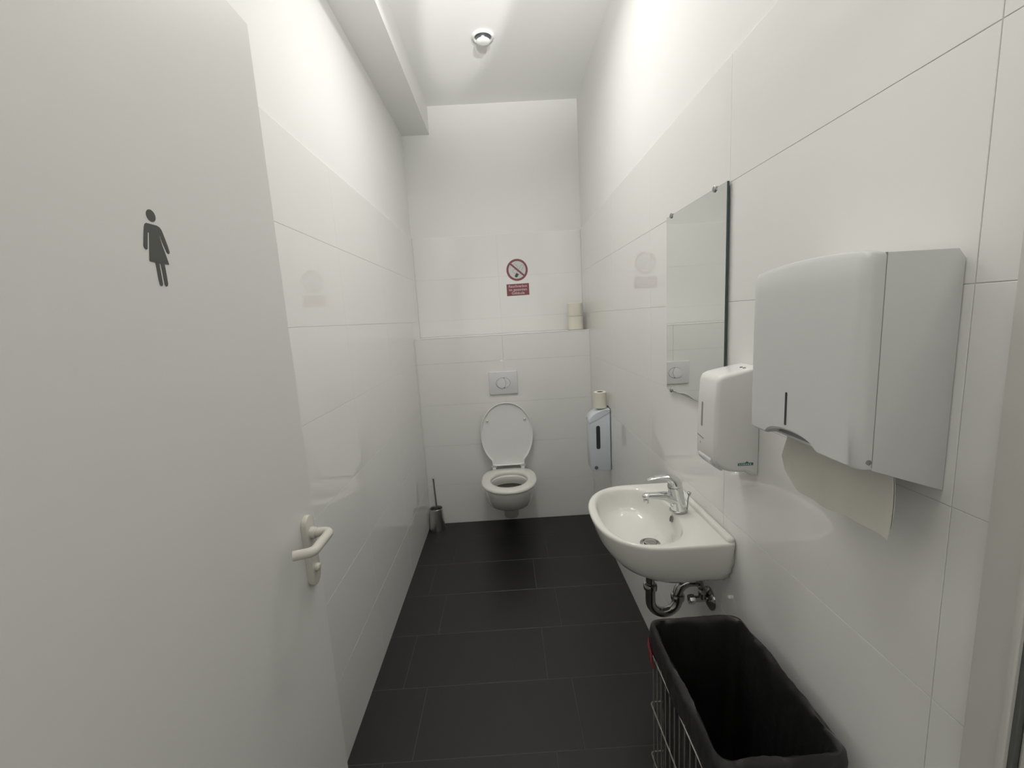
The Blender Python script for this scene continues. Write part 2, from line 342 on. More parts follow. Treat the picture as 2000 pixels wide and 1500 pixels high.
# ------------------------------------------------------------------ flush plate
fx0, fx1, fz0, fz1 = -.129, .072, .958, 1.121
fp = thing('flush_plate', ((fx0 + fx1) / 2, YB, fz0), 'rectangular white flush plate with an oval double button above the toilet', 'flush button')
obj('plate', B((fx0, YB - .013, fz0), (fx1, YB - .0006, fz1), .0035, 3), M['plate'], fp, True, 40)
fcx, fcz = (fx0 + fx1) / 2 - .0005, (fz0 + fz1) / 2
b = bmesh.new(); prism(b, [(fcx + .0505 * math.cos(a * PI / 24), fcz + .0385 * math.sin(a * PI / 24)) for a in range(48)], 'y', YB - .0133, YB - .010); obj('button_recess', b, M['gap'], fp)
ell = [(fcx + .0488 * math.cos(a), fcz + .0370 * math.sin(a)) for a in [i * PI / 40 for i in range(80)]]
cut = lambda z: fcx + .019 - 7.5 * (z - fcz) ** 2 * 1.6
Lp = [(x, z) for x, z in ell if x < cut(z) - .0007]; Rp = [(x, z) for x, z in ell if x > cut(z) + .0007]
Lp.sort(key=lambda p: 0); 
# left lens: outline points plus the dividing arc
zz = [fcz + .0350 * t / 12 for t in range(-12, 13)]
Lout = [p for p in ell[18:63] if p[0] < cut(p[1]) - .0008]
Lpoly = Lout + [(cut(z) - .0008, z) for z in zz if abs(z - fcz) < .034]
Rout = [p for p in (ell[63:] + ell[:18]) if p[0] > cut(p[1]) + .0008]
Rpoly = Rout + [(cut(z) + .0008, z) for z in reversed(zz) if abs(z - fcz) < .034]
for poly, nm, dy in ((Lpoly, 'flush_button', .019), (Rpoly, 'flush_button', .0165)):
    b = bmesh.new(); prism(b, poly, 'y', YB - dy, YB - .012, .0012, 2); obj(nm, b, M['plate'], fp, True, 40)

# ------------------------------------------------------------------ toilet
tx = -.027
toilet = thing('toilet', (tx, YB, .05), 'white wall-hung toilet with its lid up at the end of the room', 'toilet')
def egg(cx, y_back, y_front, hw, z, n=64, p=2.25, flatback=.0, zf=None):
    """front (towards -y) rounded, back squarer"""
    cy = y_back + (y_front - y_back) * .47; out = []
    for i in range(n):
        a = 2 * PI * i / n; c, s = math.cos(a), math.sin(a)
        e = p if s < 0 else p + flatback
        x = cx + hw * math.copysign(abs(c) ** (2 / e), c); L = (cy - y_front) if s < 0 else (y_back - cy)
        y = cy + L * math.copysign(abs(s) ** (2 / e), s); out.append(Vector((x, y, z)))
    return out
b = bmesh.new()
rings = [egg(tx, YB - .001, 2.90, .050, .152, flatback=3), egg(tx, YB - .001, 2.862, .078, .157, flatback=3), egg(tx, YB - .001, 2.80, .106, .173, flatback=3), egg(tx, YB - .001, 2.715, .134, .208, flatback=3),
         egg(tx, YB - .001, 2.625, .155, .255, flatback=3), egg(tx, YB - .001, 2.570, .168, .320, flatback=2.5), egg(tx, YB - .001, 2.548, .174, .365, flatback=2.5), egg(tx, YB - .001, 2.540, .176, .392, flatback=2.5),
         egg(tx, YB - .003, 2.544, .174, .399, flatback=2.5), egg(tx, YB - .010, 2.552, .168, .401, flatback=2.5),
         egg(tx, 2.860, 2.585, .128, .401), egg(tx, 2.855, 2.592, .123, .394), egg(tx, 2.862, 2.595, .122, .36), egg(tx, 2.866, 2.615, .118, .32), egg(tx, 2.862, 2.665, .098, .27), egg(tx, 2.855, 2.705, .074, .245), egg(tx, 2.84, 2.73, .05, .235)]
loft(b, rings); bowl = obj('bowl', b, M['ceramic'], toilet, True, 55)
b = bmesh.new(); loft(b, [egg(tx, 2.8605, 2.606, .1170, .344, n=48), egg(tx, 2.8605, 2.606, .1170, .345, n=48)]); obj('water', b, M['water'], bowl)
# soil outlet cover below
b = bmesh.new(); loft(b, [[Vector((tx + .056 * math.cos(i * PI / 12), 2.985 + .027 * max(-1, math.sin(i * PI / 12)), z)) * 1 for i in range(24)] for z in (.028, .034)], True, True)
for v in b.verts: v.co.y = min(v.co.y, YB - .001)
rings = []
for z, k in ((.026, .55), (.032, .85), (.045, 1), (.165, 1.05)):
    rings.append([Vector((tx + .002 + .053 * k * math.cos(i * PI / 12), min(YB - .001, 2.990 - (.030 * k * math.sin(i * PI / 12))), z)) for i in range(24)])
b.free(); b = bmesh.new(); loft(b, rings); obj('outlet_cover', b, M['stub'], toilet, True, 50)
# seat ring
b = bmesh.new()
def segg(k, z): return egg(tx, 2.955 - k, 2.522 + k, .187 - k, z, n=72, p=2.15, flatback=.9)
def sopen(k, z): return egg(tx, 2.875 + k, 2.602 - k, .121 + k, z, n=72, p=2.1)
loft(b, [segg(.004, .4035), segg(0, .409), segg(0, .416), segg(.004, .4225), segg(.012, .4265), sopen(.012, .4265), sopen(.004, .4225), sopen(0, .414), sopen(.001, .4035), segg(.004, .4035)], False, False)
bmesh.ops.remove_doubles(b, verts=b.verts, dist=1e-5)
seat = obj('seat', b, M['seat'], toilet, True, 60)
# lid: leans slightly back
def lidpt(u, v, d):      # u across, v height above hinge, d depth towards viewer
    th = math.radians(3.0); y = 2.958 - d * math.cos(th) + v * math.sin(th) * .9; z = .437 + v * math.cos(th)
    return Vector((tx + .002 + u, min(y, YB - .002), z))
def lidout(k, n=72):
    pts = []
    for i in range(n):
        a = 2 * PI * i / n; c, s = math.cos(a), math.sin(a)
        L = .235 if s > 0 else .232
        v = .232 + math.copysign(abs(s) ** (2 / 2.08), s) * (L - k); w = (.1875 - k) * math.copysign(abs(c) ** (2 / 2.12), c)
        if s < 0: w *= 1 - .02 * (-s)
        v0 = .010 + k * .4
        if v < v0: v = v0
        # widen the foot to a straight hinge edge
        if s < 0:
            t = min(1, (-s)); w = math.copysign(max(abs(w), (.118 - k) * min(1, abs(c) * 3.0)) , c) if abs(c) > .02 else w
        pts.append((w, v))
    return pts
b = bmesh.new()
rings = [[lidpt(u, v, -.006) for u, v in lidout(.012)], [lidpt(u, v, .000) for u, v in lidout(.003)], [lidpt(u, v, .008) for u, v in lidout(0)], [lidpt(u, v, .0145) for u, v in lidout(.001)],
         [lidpt(u, v, .0155) for u, v in lidout(.003)], [lidpt(u, v, .0145) for u, v in lidout(.0055)], [lidpt(u, v, .006) for u, v in lidout(.009)], [lidpt(u, v, .0045) for u, v in lidout(.016)], [lidpt(u, v, .0040) for u, v in lidout(.09)]]
loft(b, rings); lid = obj('lid', b, M['lid'], toilet, True, 60)
for u in (-.1335, .1335):
    p = lidpt(u, .340, .0045); b = bmesh.new(); lathe(b, [(.0085, 0), (.0085, .006), (.007, .0095), (.003, .011)], p, (0, -1, 0), 20); obj('bumper', b, M['seat'], lid, True, 50)
for s in (-1, 1):
    b = bmesh.new(); box(b, (tx + s * .103 - .014, 2.935, .402), (tx + s * .103 + .014, 2.985, .432), .005, 2)
    tube(b, [(tx + s * .103 - .018, 2.960, .438), (tx + s * .103 + .018, 2.960, .438)], .0105, 16)
    obj('hinge', b, M['seat'], toilet, True, 50)

# ------------------------------------------------------------------ toilet brush
bx, by = -.572, 2.945
brush = thing('toilet_brush_set', (bx, by, 0), 'brushed steel toilet brush holder with thin-handled brush in the left corner', 'toilet brush')
b = bmesh.new(); lathe(b, [(.0575, .0005), (.0585, .004), (.0455, .157), (.0445, .158), (.0435, .156), (.0555, .006), (.001, .005)], (bx, by, 0), n=40); obj('holder', b, M['brushed'], brush, True, 40)
b = bmesh.new(); tube(b, [(bx + .006, by, .012), (bx + .003, by, .16), (bx - .002, by - .004, .386)], .0070, 14); lathe(b, [(.0072, 0), (.0074, .006), (.004, .009)], (bx - .002, by - .004, .382), n=16)
obj('handle', b, M['brushed'], brush, True, 50)
b = bmesh.new(); lathe(b, [(.010, .008), (.034, .02), (.036, .09), (.030, .125), (.043, .138), (.043, .142), (.008, .148)], (bx + .004, by, 0), n=32); obj('bristles', b, M['black'], brush, True, 50)

# ------------------------------------------------------------------ spare rolls
def roll(name, loc, r, h, rc, label, group=None):
    t = thing(name, loc, label, 'toilet roll', group)
    b = bmesh.new(); x, y, z = loc
    lathe(b, [(rc, .0005), (r - .003, .0), (r, .003), (r, h - .003), (r - .003, h), (rc, h - .0005), (rc - .0002, .0005)], loc, n=40, cap0=False, cap1=False)
    obj('paper', b, M['paper'], t, True, 40)
    b = bmesh.new(); lathe(b, [(rc - .0004, .001), (rc - .0004, h - .001), (rc - .0015, h - .001), (rc - .0015, .001)], loc, n=32, cap0=True, cap1=False); obj('core', b, M['rollcore'], t, True, 40)
    return t
roll('toilet_roll', (.5215, 3.120, ZL + .0005), .0545, .094, .022, 'spare toilet roll, lower of the two stacked on the back ledge')
roll('toilet_roll', (.5200, 3.121, ZL + .0955), .0545, .094, .022, 'spare toilet roll, upper of the two stacked on the back ledge')
roll('toilet_roll', (.5500, 2.503, .9295), .0375, .098, .019, 'narrow toilet roll standing on the paper dispenser in the right corner')

# ------------------------------------------------------------------ toilet paper dispenser near the corner
pd = thing('toilet_paper_dispenser', (XR, 2.50, .553), 'bluish white toilet paper dispenser on the right wall beside the toilet', 'dispenser')
y0, y1 = 2.448, 2.560
prof = [(.594, .9270), (.575, .9260), (.555, .9230), (.530, .9165), (.508, .9055), (.490, .8920), (.4775, .8760), (.4725, .8600), (.4735, .70), (.4765, .562), (.480, .555), (.487, .5525), (.594, .5525)]
b = bmesh.new(); prism(b, prof, 'y', y0, y1, .0035, 3); obj('body', b, M['bluish'], pd, True, 45)
capp = [(.594, .9285), (.575, .9275), (.554, .9245), (.529, .9180), (.506, .9070), (.488, .8935), (.4755, .8770), (.4708, .8600), (.4708, .848), (.52, .872), (.575, .905), (.594, .912)]
b = bmesh.new(); prism(b, capp, 'y', y0 - .0018, y1 + .0018, .002, 2); obj('hood', b, M['bluish'], pd, True, 45)
obj('back_plate', B((.5935, y0 + .004, .556), (XR - .0003, y1 - .004, .932), .001), M['gap'], pd)
wy = y0 - .0004
slot = [(.5085, .700), (.5095, .694), (.515, .690), (.526, .690), (.5315, .694), (.5325, .700), (.5325, .822), (.530, .830), (.520, .833), (.513, .830), (.5095, .824)]
b = bmesh.new(); prism(b, slot, 'y', wy - .0006, wy + .004); obj('level_window', b, M['dark'], pd)
b = bmesh.new(); lathe(b, [(.011, 0), (.011, .0022), (.004, .0024)], (.505, wy + .001, .574), (0, -1, 0), 20); obj('lock', b, M['gap'], pd, True, 40)
b = bmesh.new(); lathe(b, [(.005, 0), (.005, .0022), (.002, .0026)], (.473, y0 + .09, .86), (-1, 0, 0), 16); obj('button', b, M['gap'], pd, True, 40)

# ------------------------------------------------------------------ mirror
mir = thing('wall_mirror', (XR, 1.34, 1.2), 'frameless rectangular mirror clipped to the right wall above the washbasin', 'mirror')
my0, my1, mz0, mz1 = 1.136, 1.545, 1.2015, 1.8030
obj('glass', B((.5878, my0, mz0), (.5935, my1, mz1), .0006, 1), M['glassedge'], mir)
obj('reflective_face', B((.5872, my0 + .0012, mz0 + .0012), (.5877, my1 - .0012, mz1 - .0012)), M['silver'], mir)
obj('backing', B((.5936, my0 + .006, mz0 + .01), (XR - .0004, my1 - .006, mz1 - .01)), M['gap'], mir)
for (cy, cz, s) in ((1.500, mz1, 1), (1.200, mz1, 1), (1.500, mz0, -1), (1.200, mz0, -1)):
    b = bmesh.new(); lathe(b, [(.0085, 0), (.0088, .002), (.006, .0045), (.002, .005)], (.5872, cy, cz - s * .002), (-1, 0, 0), 20)
    box(b, (.586, cy - .007, min(cz + s * .0006, cz + s * .0035)), (XR - .0005, cy + .007, max(cz + s * .0006, cz + s * .0035)), .0005, 1)
    obj('clip', b, M['dullchrome'], mir, True, 40)

# ------------------------------------------------------------------ soap dispenser
sd = thing('soap_dispenser', (XR, 1.03, 1.08), 'glossy white soap dispenser on the wall between mirror and towel dispenser', 'dispenser')
prof = [(.597, 1.0755), (.5835, 1.0755), (.577, 1.0800), (.570, 1.0840), (.548, 1.0850), (.530, 1.0880), (.514, 1.0935), (.500, 1.1035), (.4915, 1.1140), (.4885, 1.1260), (.4885, 1.17), (.4905, 1.26), (.4945, 1.312), (.500, 1.3235), (.511, 1.3290), (.535, 1.3340), (.597, 1.3440)]
def rounded_prism(prof, y0, y1, r, n=5):
    """profile in xz extruded in y; edges between the end faces and the front rounded by shrinking towards the wall side"""
    b = bmesh.new(); cx, cz = .575, sum(z for _, z in prof) / len(prof); rings = []
    def ring(y, k):
        out = []
        for i, (x, z) in enumerate(prof):
            if x > .59: out.append(Vector((x, y, z + (-k * .35 if z > cz else k * .35)))); continue
            a = Vector(prof[i - 1]); c = Vector(prof[(i + 1) % len(prof)]); d = (c - a).normalized(); nn = Vector((-d.y, d.x))
            if nn.dot(Vector((cx - x, cz - z))) < 0: nn = -nn
            out.append(Vector((x + nn.x * k, y, z + nn.y * k)))
        return out
    for i in range(n + 1): a = i / n * PI / 2; rings.append(ring(y0 + r * (1 - math.cos(a)), r * (1 - math.sin(a))))
    for i in range(n + 1): a = (1 - i / n) * PI / 2; rings.append(ring(y1 - r * (1 - math.cos(a)), r * (1 - math.sin(a))))
    return loft(b, rings)
b = rounded_prism(prof, .985, 1.082, .0115); obj('housing', b, M['abs'], sd, True, 50)
# dispensing key under the front, level window, prints
b = bmesh.new(); prism(b, [(.4893, 1.122), (.4865, 1.117), (.489, 1.109), (.499, 1.098), (.513, 1.0885), (.519, 1.0875), (.519, 1.096), (.50, 1.11)], 'y', 1.000, 1.067, .002, 2); obj('dispensing_key', b, M['plate'], sd, True, 45)
def slotpoly(cy, z0, z1, r, n=8): return [(cy + r * math.cos(a), z1 - r + r * math.sin(a)) for a in [i * PI / n for i in range(n + 1)]] + [(cy + r * math.cos(a), z0 + r + r * math.sin(a)) for a in [PI + i * PI / n for i in range(n + 1)]]
b = bmesh.new(); prism(b, slotpoly(1.0505, 1.192, 1.255, .0042), 'x', .4885, .493)
for v in b.verts: v.co.x += (v.co.z - 1.19) * .028
obj('level_window', b, M['palegray'], sd)
b = bmesh.new(); prism(b, [(1.038, 1.1605), (1.072, 1.1650), (1.072, 1.1675), (1.038, 1.1635)], 'x', .4880, .490); prism(b, [(1.053, 1.146), (1.058, 1.146), (1.0555, 1.152)], 'x', .4880, .490); obj('print', b, M['palegray'], sd)
b = bmesh.new(); yy = .9846
prism(b, [(.548, 1.1040), (.5855, 1.1040), (.5855, 1.1105), (.575, 1.1105), (.5700, 1.1145), (.565, 1.1105), (.548, 1.1105)], 'y', yy - .0004, yy + .001)
logo = obj('logo', b, M['teal'], sd)
b = bmesh.new()
for i in range(6): x = .5510 + i * .0052; box(b, (x, yy - .0008, 1.1055), (x + .0030, yy - .0004, 1.1090))
obj('logo_bars', b, M['signwhite'], logo)
b = bmesh.new()
for y in (1.010, 1.024): lathe(b, [(.0035, 0), (.0035, .0012), (.001, .0013)], (.572, y, 1.3398), (-.16, 0, 1), 14)
obj('key_hole', b, M['gap'], sd)

# ------------------------------------------------------------------ paper towel dispenser
td = thing('paper_towel_dispenser', (XR, .68, 1.22), 'large white metal paper towel dispenser on the right wall', 'dispenser')
ty0, ty1 = .553, .812
# back body: sides that hang a little lower towards the wall
b = bmesh.new(); prism(b, [(.4935, 1.2540), (XR - .001, 1.2185), (XR - .001, 1.5340), (.5870, 1.5465), (.4935, 1.5465)], 'y', ty0, ty1, .0015, 2)
obj('body', b, M['white_metal'], td, True, 30)
# front cover: top edge crowned, corners rounded, bottom with an arched cut
def cover():
    b = bmesh.new(); N = 36; xs_f = .468
    def section(y):   # outline of the cover at this y: from back-bottom forward and over the top
        t = (y - ty0) / (ty1 - ty0); crown = .0095 * math.sin(PI * min(1, max(0, t * .95 + .12))) ** .8
        e = min(y - ty0, ty1 - y); rr = .014 if t < .5 else .020; k = 0
        if e < rr: k = rr - math.sqrt(max(0, rr * rr - (rr - e) ** 2))
        # arched opening at the bottom
        ym, hw = .690, .062; a = 0
        if abs(y - ym) < hw: a = .018 * math.sqrt(1 - ((y - ym) / hw) ** 2)
        zb = 1.2565 + a; zt = 1.5455 + crown - k * .5; xf = xs_f + k
        return [Vector((.4936, y, zb)), Vector((xf + .004, y, zb)), Vector((xf, y, zb + .004)), Vector((xf, y, 1.32)), Vector((xf, y, 1.44)), Vector((xf + .0004, y, 1.51)), Vector((xf + .002, y, zt - .010)), Vector((xf + .006, y, zt - .002)), Vector((xf + .012, y, zt)), Vector((.4936, y, zt - crown * .3))]
    ys = [ty0, ty0 + .0006, ty0 + .002, ty0 + .0045, ty0 + .008, ty0 + .014] + [ty0 + .014 + (ty1 - ty0 - .034) * i / N for i in range(1, N)] + [ty1 - .020, ty1 - .012, ty1 - .006, ty1 - .0025, ty1 - .0006, ty1]
    loft(b, [section(y) for y in ys]); return b
cov = obj('front_cover', cover(), M['white_metal'], td, True, 40)
obj('seam', B((.4930, ty0 - .0002, 1.258), (.4940, ty1 - .001, 1.5462)), M['palegray'], td)
b = bmesh.new(); prism(b, slotpoly(.698, 1.284, 1.341, .0022), 'x', .4672, .470); obj('level_slot', b, M['dark'], cov)
b = bmesh.new(); lathe(b, [(.0036, 0), (.0036, .0016), (.0015, .002)], (.4885, ty0 + .0005, 1.2665), (0, -1, 0), 16); obj('screw', b, M['dullchrome'], cov, True, 40)
for x, y in ((.515, .60), (.556, .60)):
    b = bmesh.new(); lathe(b, [(.006, 0), (.006, .002), (.002, .003)], (x, y, 1.5465), (0, 0, 1), 18); obj('lock', b, M['white_metal'], td, True, 40)
# towel hanging out
t = thing('paper_towel', (.53, .66, 1.15), 'cream folded paper towel hanging out of the bottom of the towel dispenser', 'paper towel')
def sheet(y0, y1, zt, xbase, low, amp, thick=.0008, corner=.05, ph=0):
    b = bmesh.new(); n, m_ = 28, 14; fr_, bk = [], []
    for j in range(m_ + 1):
        r1, r2 = [], []
        for i in range(n + 1):
            y = y0 + (y1 - y0) * i / n; e = max(0, y - (y1 - corner)) / corner
            zb = low + corner * .9 * (1 - math.sqrt(max(0, 1 - e * e))) + .003 * math.sin(i * .3 + ph)
            v = j / m_; z = zt + (zb - zt) * v
            x = xbase + amp * math.sin(v * 2.2 + .4 + i * .05) + .0022 * math.sin(i * .8 + ph) * v
            r1.append(b.verts.new((x, y, z))); r2.append(b.verts.new((x + thick, y, z)))
        fr_.append(r1); bk.append(r2)
    for j in range(m_):
        for i in range(n):
            b.faces.new((fr_[j][i], fr_[j][i + 1], fr_[j + 1][i + 1], fr_[j + 1][i])); b.faces.new((bk[j][i + 1], bk[j][i], bk[j + 1][i], bk[j + 1][i + 1]))
    for i in range(n): b.faces.new((fr_[m_][i], fr_[m_][i + 1], bk[m_][i + 1], bk[m_][i])); b.faces.new((fr_[0][i + 1], fr_[0][i], bk[0][i], bk[0][i + 1]))
    for j in range(m_): b.faces.new((fr_[j][0], fr_[j + 1][0], bk[j + 1][0], bk[j][0])); b.faces.new((fr_[j + 1][n], fr_[j][n], bk[j][n], bk[j + 1][n]))
    return b
obj('front_fold', sheet(.556, .780, 1.252, .5240, 1.1475, .006, corner=.055), M['towel'], t, True, 60)
obj('back_fold', sheet(.558, .772, 1.252, .5275, 1.1600, .006, corner=.04, ph=1), M['towel'], t, True, 60)

# ------------------------------------------------------------------ washbasin
ZR = .850; bc = Vector((.405, 1.290))
basin = thing('washbasin', (XR, 1.29, .69), 'small white ceramic washbasin hung on the right wall below the mirror', 'sink')
def souter(xf, hw, z, n=192, yc=1.2915, xs=.43, p=2.35):
    """D outline hit by rays from bc"""
    out = []
    A = xs - xf
    def inside(x, y):
        if x > .5975: return False
        dy = abs(y - yc) / hw
        if x >= xs: return dy < 1
        return (abs(xs - x) / A) ** p + dy ** p < 1
    for i in range(n):
        a = 2 * PI * (i + .5) / n; d = Vector((math.cos(a), math.sin(a))); lo, hi = 0, .5
        for _ in range(26):
            m_ = (lo + hi) / 2; q = bc + d * m_
            if inside(q.x, q.y): lo = m_
            else: hi = m_
        q = bc + d * lo; out.append(Vector((q.x, q.y, z)))
    return out
def sinner(k, z, n=192, cx=.392, cy=1.2905, a_=.1205, b_=.193, p=2.45):
    out = []
    for i in range(n):
        an = 2 * PI * (i + .5) / n; d = Vector((math.cos(an), math.sin(an))); lo, hi = 0, .5
        c = Vector((cx, cy)) * k + Vector((.430, 1.273)) * (1 - k)
        for _ in range(26):
            m_ = (lo + hi) / 2; q = bc + d * m_
            rb = a_ * (1.0 if q.x < c.x else .96)
            if (abs(q.x - c.x) / (rb * k)) ** p + (abs(q.y - c.y) / (b_ * k)) ** p < 1: lo = m_
            else: hi = m_
        q = bc + d * lo; out.append(Vector((q.x, q.y, z)))
    return out
b = bmesh.new()
def cring(r, z, n=192): return [Vector((.430 + r * math.cos(2 * PI * (i + .5) / n), 1.273 + r * math.sin(2 * PI * (i + .5) / n), z)) for i in range(n)]
def blend(A, Bq, t): return [p.lerp(q, t) for p, q in zip(A, Bq)]
def bl(xf, hw, z, t): 
    o = souter(xf, hw, z, xs=max(.43, xf + .1)); return o
rings = [souter(.400, .105, .684, xs=.50), souter(.372, .135, .690, xs=.48), souter(.338, .165, .704, xs=.47), souter(.305, .188, .726, xs=.46), souter(.283, .203, .750, xs=.45), souter(.262, .213, .785), souter(.250, .2195, .82), souter(.2445, .2225, .838), souter(.2435, .2230, .844), souter(.2460, .2215, .8485), souter(.2510, .2185, ZR),
         ]
outer_top = souter(.2560, .2150, ZR + .0002); inn = sinner(1.035, ZR - .0006)
rings += [outer_top, blend(outer_top, inn, .5), inn, sinner(1.012, ZR - .003), sinner(.992, ZR - .009), sinner(.97, ZR - .022), sinner(.935, ZR - .045), sinner(.87, ZR - .068), sinner(.76, ZR - .084), sinner(.58, ZR - .0945), sinner(.38, ZR - .1005), cring(.034, ZR - .1035), cring(.026, ZR - .106)]
loft(b, rings); body = obj('bowl', b, M['ceramic'], basin, True, 60)
b = bmesh.new()
box(b, (.5755, 1.0735, ZR - .008), (.5975, 1.5095, ZR + .0135), .0085, 5); obj('back_lip', b, M['ceramic'], basin, True, 50)
b = bmesh.new(); lathe(b, [(.032, 0), (.0325, .0025), (.030, .0042), (.0255, .0035), (.0245, .0005), (.0245, -.004)], (.430, 1.273, ZR - .1035), n=40, cap0=False, cap1=False); obj('drain_ring', b, M['dullchrome'], basin, True, 40)
b = bmesh.new(); lathe(b, [(.0195, -.006), (.0205, .003), (.020, .0065), (.014, .0085), (.003, .0092)], (.430, 1.273, ZR - .1035), n=36); obj('plug', b, M['dullchrome'], basin, True, 40)
b = bmesh.new(); lathe(b, [(.0235, -.006), (.0238, -.0045), (.001, -.0044)], (.430, 1.273, ZR - .1035), n=36); obj('drain_throat', b, M['black'], basin, True, 40)
b = bmesh.new(); nrm = (-.93, 0, .36); lathe(b, [(.0105, -.004), (.0105, .0010), (.0088, .0015), (.0080, .0002), (.001, -.0002)], (.5015, 1.284, .8225), nrm, 28); ov = obj('overflow', b, M['dullchrome'], basin, True, 40)
b = bmesh.new(); lathe(b, [(.0078, 0), (.0078, .0009), (.001, .001)], (.5014, 1.284, .8225), nrm, 24); obj('overflow_hole', b, M['gap'], ov)

# faucet
fxc, fyc = .5235, 1.280
fa = thing('basin_mixer_tap', (fxc, fyc, ZR), 'chrome single-lever mixer tap on the washbasin', 'faucet')
def ellring(cx, cz, rx, ry, tilt, n=32):
    """ring around the leaning body axis (axis in the xz plane, tilt from vertical towards -x)"""
    ex = Vector((math.cos(tilt), 0, math.sin(tilt))); ey = Vector((0, 1, 0)); o = Vector((cx, fyc, cz))
    return [o + ex * (rx * math.cos(2 * PI * i / n)) + ey * (ry * math.sin(2 * PI * i / n)) for i in range(n)]
b = bmesh.new(); lathe(b, [(.0255, .0002), (.0272, .0015), (.0272, .0055), (.0252, .0075), (.024, .0078)], (fxc, fyc, ZR), n=40); obj('base_ring', b, M['dullchrome'], fa, True, 40)
b = bmesh.new(); loft(b, [ellring(.5235, .8575, .0245, .0245, 0), ellring(.5225, .866, .0240, .0240, .02), ellring(.5195, .885, .0235, .0225, .05), ellring(.5165, .903, .0232, .0218, .08), ellring(.5140, .920, .0230, .0215, .10), ellring(.5122, .9335, .0228, .0214, .12)])
# spout grows out of the body
pth = [(.516, fyc, .889), (.498, fyc, .8965), (.480, fyc, .9035), (.455, fyc, .9055), (.430, fyc, .9065), (.419, fyc, .9060), (.4115, fyc, .9050), (.4085, fyc, .9040)]
tube(b, pth, [.0210, .0190, .0155, .0125, .0118, .0115, .0092, .0045], 24, flat=(1.06, .92)); 
lathe(b, [(.0085, 0), (.0085, -.012), (.0072, -.0135), (.001, -.0135)], (.4195, fyc, .8975), n=24)
obj('body', b, M['chrome'], fa, True, 55)
b = bmesh.new(); lp = [(.5118, .9345), (.5112, .9440), (.5070, .9540), (.4985, .9615), (.4870, .9660), (.4700, .9680), (.4500, .9668), (.4340, .9635), (.4245, .9600)]
tube(b, [(x, fyc, z) for x, z in lp], 1.0, 28, flat=[(.0215, .0228), (.0220, .0222), (.0215, .0180), (.0202, .0140), (.0180, .0098), (.0148, .0062), (.0120, .0042), (.0102, .0032), (.0065, .0018)], up=Vector((1, 0, 0)))
obj('lever', b, M['chrome'], fa, True, 55)
b = bmesh.new(); tube(b, [(.5515, fyc, ZR + .002), (.5545, fyc, .888), (.5575, fyc, .902)], .0021, 10); lathe(b, [(.0022, 0), (.0052, .006), (.0062, .0105), (.0045, .0120)], (.5575, fyc, .899), (.1, 0, 1), 18); obj('pop_up_rod', b, M['dullchrome'], fa, True, 50)
b = bmesh.new(); lathe(b, [(.0052, 0), (.0052, .002), (.002, .003)], (.4995, fyc - .006, .872), (-1, -.35, .1), 16); obj('temperature_mark', b, M['chrome'], fa, True, 50)

# trap
tr = thing('drain_trap', (.433, 1.285, .48), 'dull chrome S-shaped drain trap under the washbasin', 'pipe')
ty = 1.285
b = bmesh.new()
tube(b, [(.433, ty, .690), (.433, ty, .590)], .0140, 24); obj('tailpipe', b, M['dullchrome'], tr, True, 50)
pts = [(.433, ty, .592)] + [Vector((.4785 + .0455 * math.cos(a), ty, .537 + .0455 * math.sin(a))) for a in [PI + i * PI / 14 for i in range(15)]] + [(.524, ty, .548)]
b = bmesh.new(); tube(b, pts, .0160, 24); obj('u_bend', b, M['dullchrome'], tr, True, 50)
pts = [(.524, ty, .545)] + [Vector((.568 - .044 * math.cos(a), ty, .552 + .044 * math.sin(a))) for a in [i * PI / 2 / 9 for i in range(10)]] + [(XR - .001, ty, .596)]
b = bmesh.new(); tube(b, pts, .0155, 24); obj('outlet_bend', b, M['dullchrome'], tr, True, 50)
for x, z in ((.433, .590), (.524, .546)):
    b = bmesh.new(); lathe(b, [(.0165, -.011), (.0215, -.010), (.0222, -.004), (.0222, .004), (.0205, .008), (.0165, .010)], (x, ty, z), n=24); obj('union_nut', b, M['dullchrome'], tr, True, 40)
b = bmesh.new(); lathe(b, [(.0300, 0), (.0290, .004), (.018, .010), (.0158, .011)], (XR - .0005, ty, .596), (-1, 0, 0), 32); obj('wall_rosette', b, M['dullchrome'], tr, True, 40)
av = thing('angle_valve', (XR, 1.213, .585), 'chrome angle valve with round wall plate beside the drain trap', 'valve')
vy_ = 1.213
b = bmesh.new(); lathe(b, [(.0360, 0), (.0350, .004), (.024, .0095), (.0120, .013)], (XR - .0005, vy_, .585), (-1, 0, 0), 36); obj('wall_plate', b, M['dullchrome'], av, True, 40)
b = bmesh.new(); tube(b, [(XR - .01, vy_, .585), (.545, vy_, .585)], .0095, 20); tube(b, [(.572, vy_, .588), (.572, vy_, .612)], .0115, 20); lathe(b, [(.0135, 0), (.0135, .014), (.009, .016)], (.572, vy_, .606), n=6); obj('valve_body', b, M['dullchrome'], av, True, 35)
b = bmesh.new(); lathe(b, [(.008, 0), (.0140, .001), (.0150, .008), (.0140, .018), (.006, .020)], (.548, vy_, .585), (-1, 0, 0), 10); obj('handwheel', b, M['chrome'], av, True, 30)
b = bmesh.new(); tube(b, [(.572, vy_, .618), (.571, vy_ + .004, .66), (.560, vy_ + .02, .700)], .0055, 14); obj('supply_pipe', b, M['dullchrome'], av, True, 50)

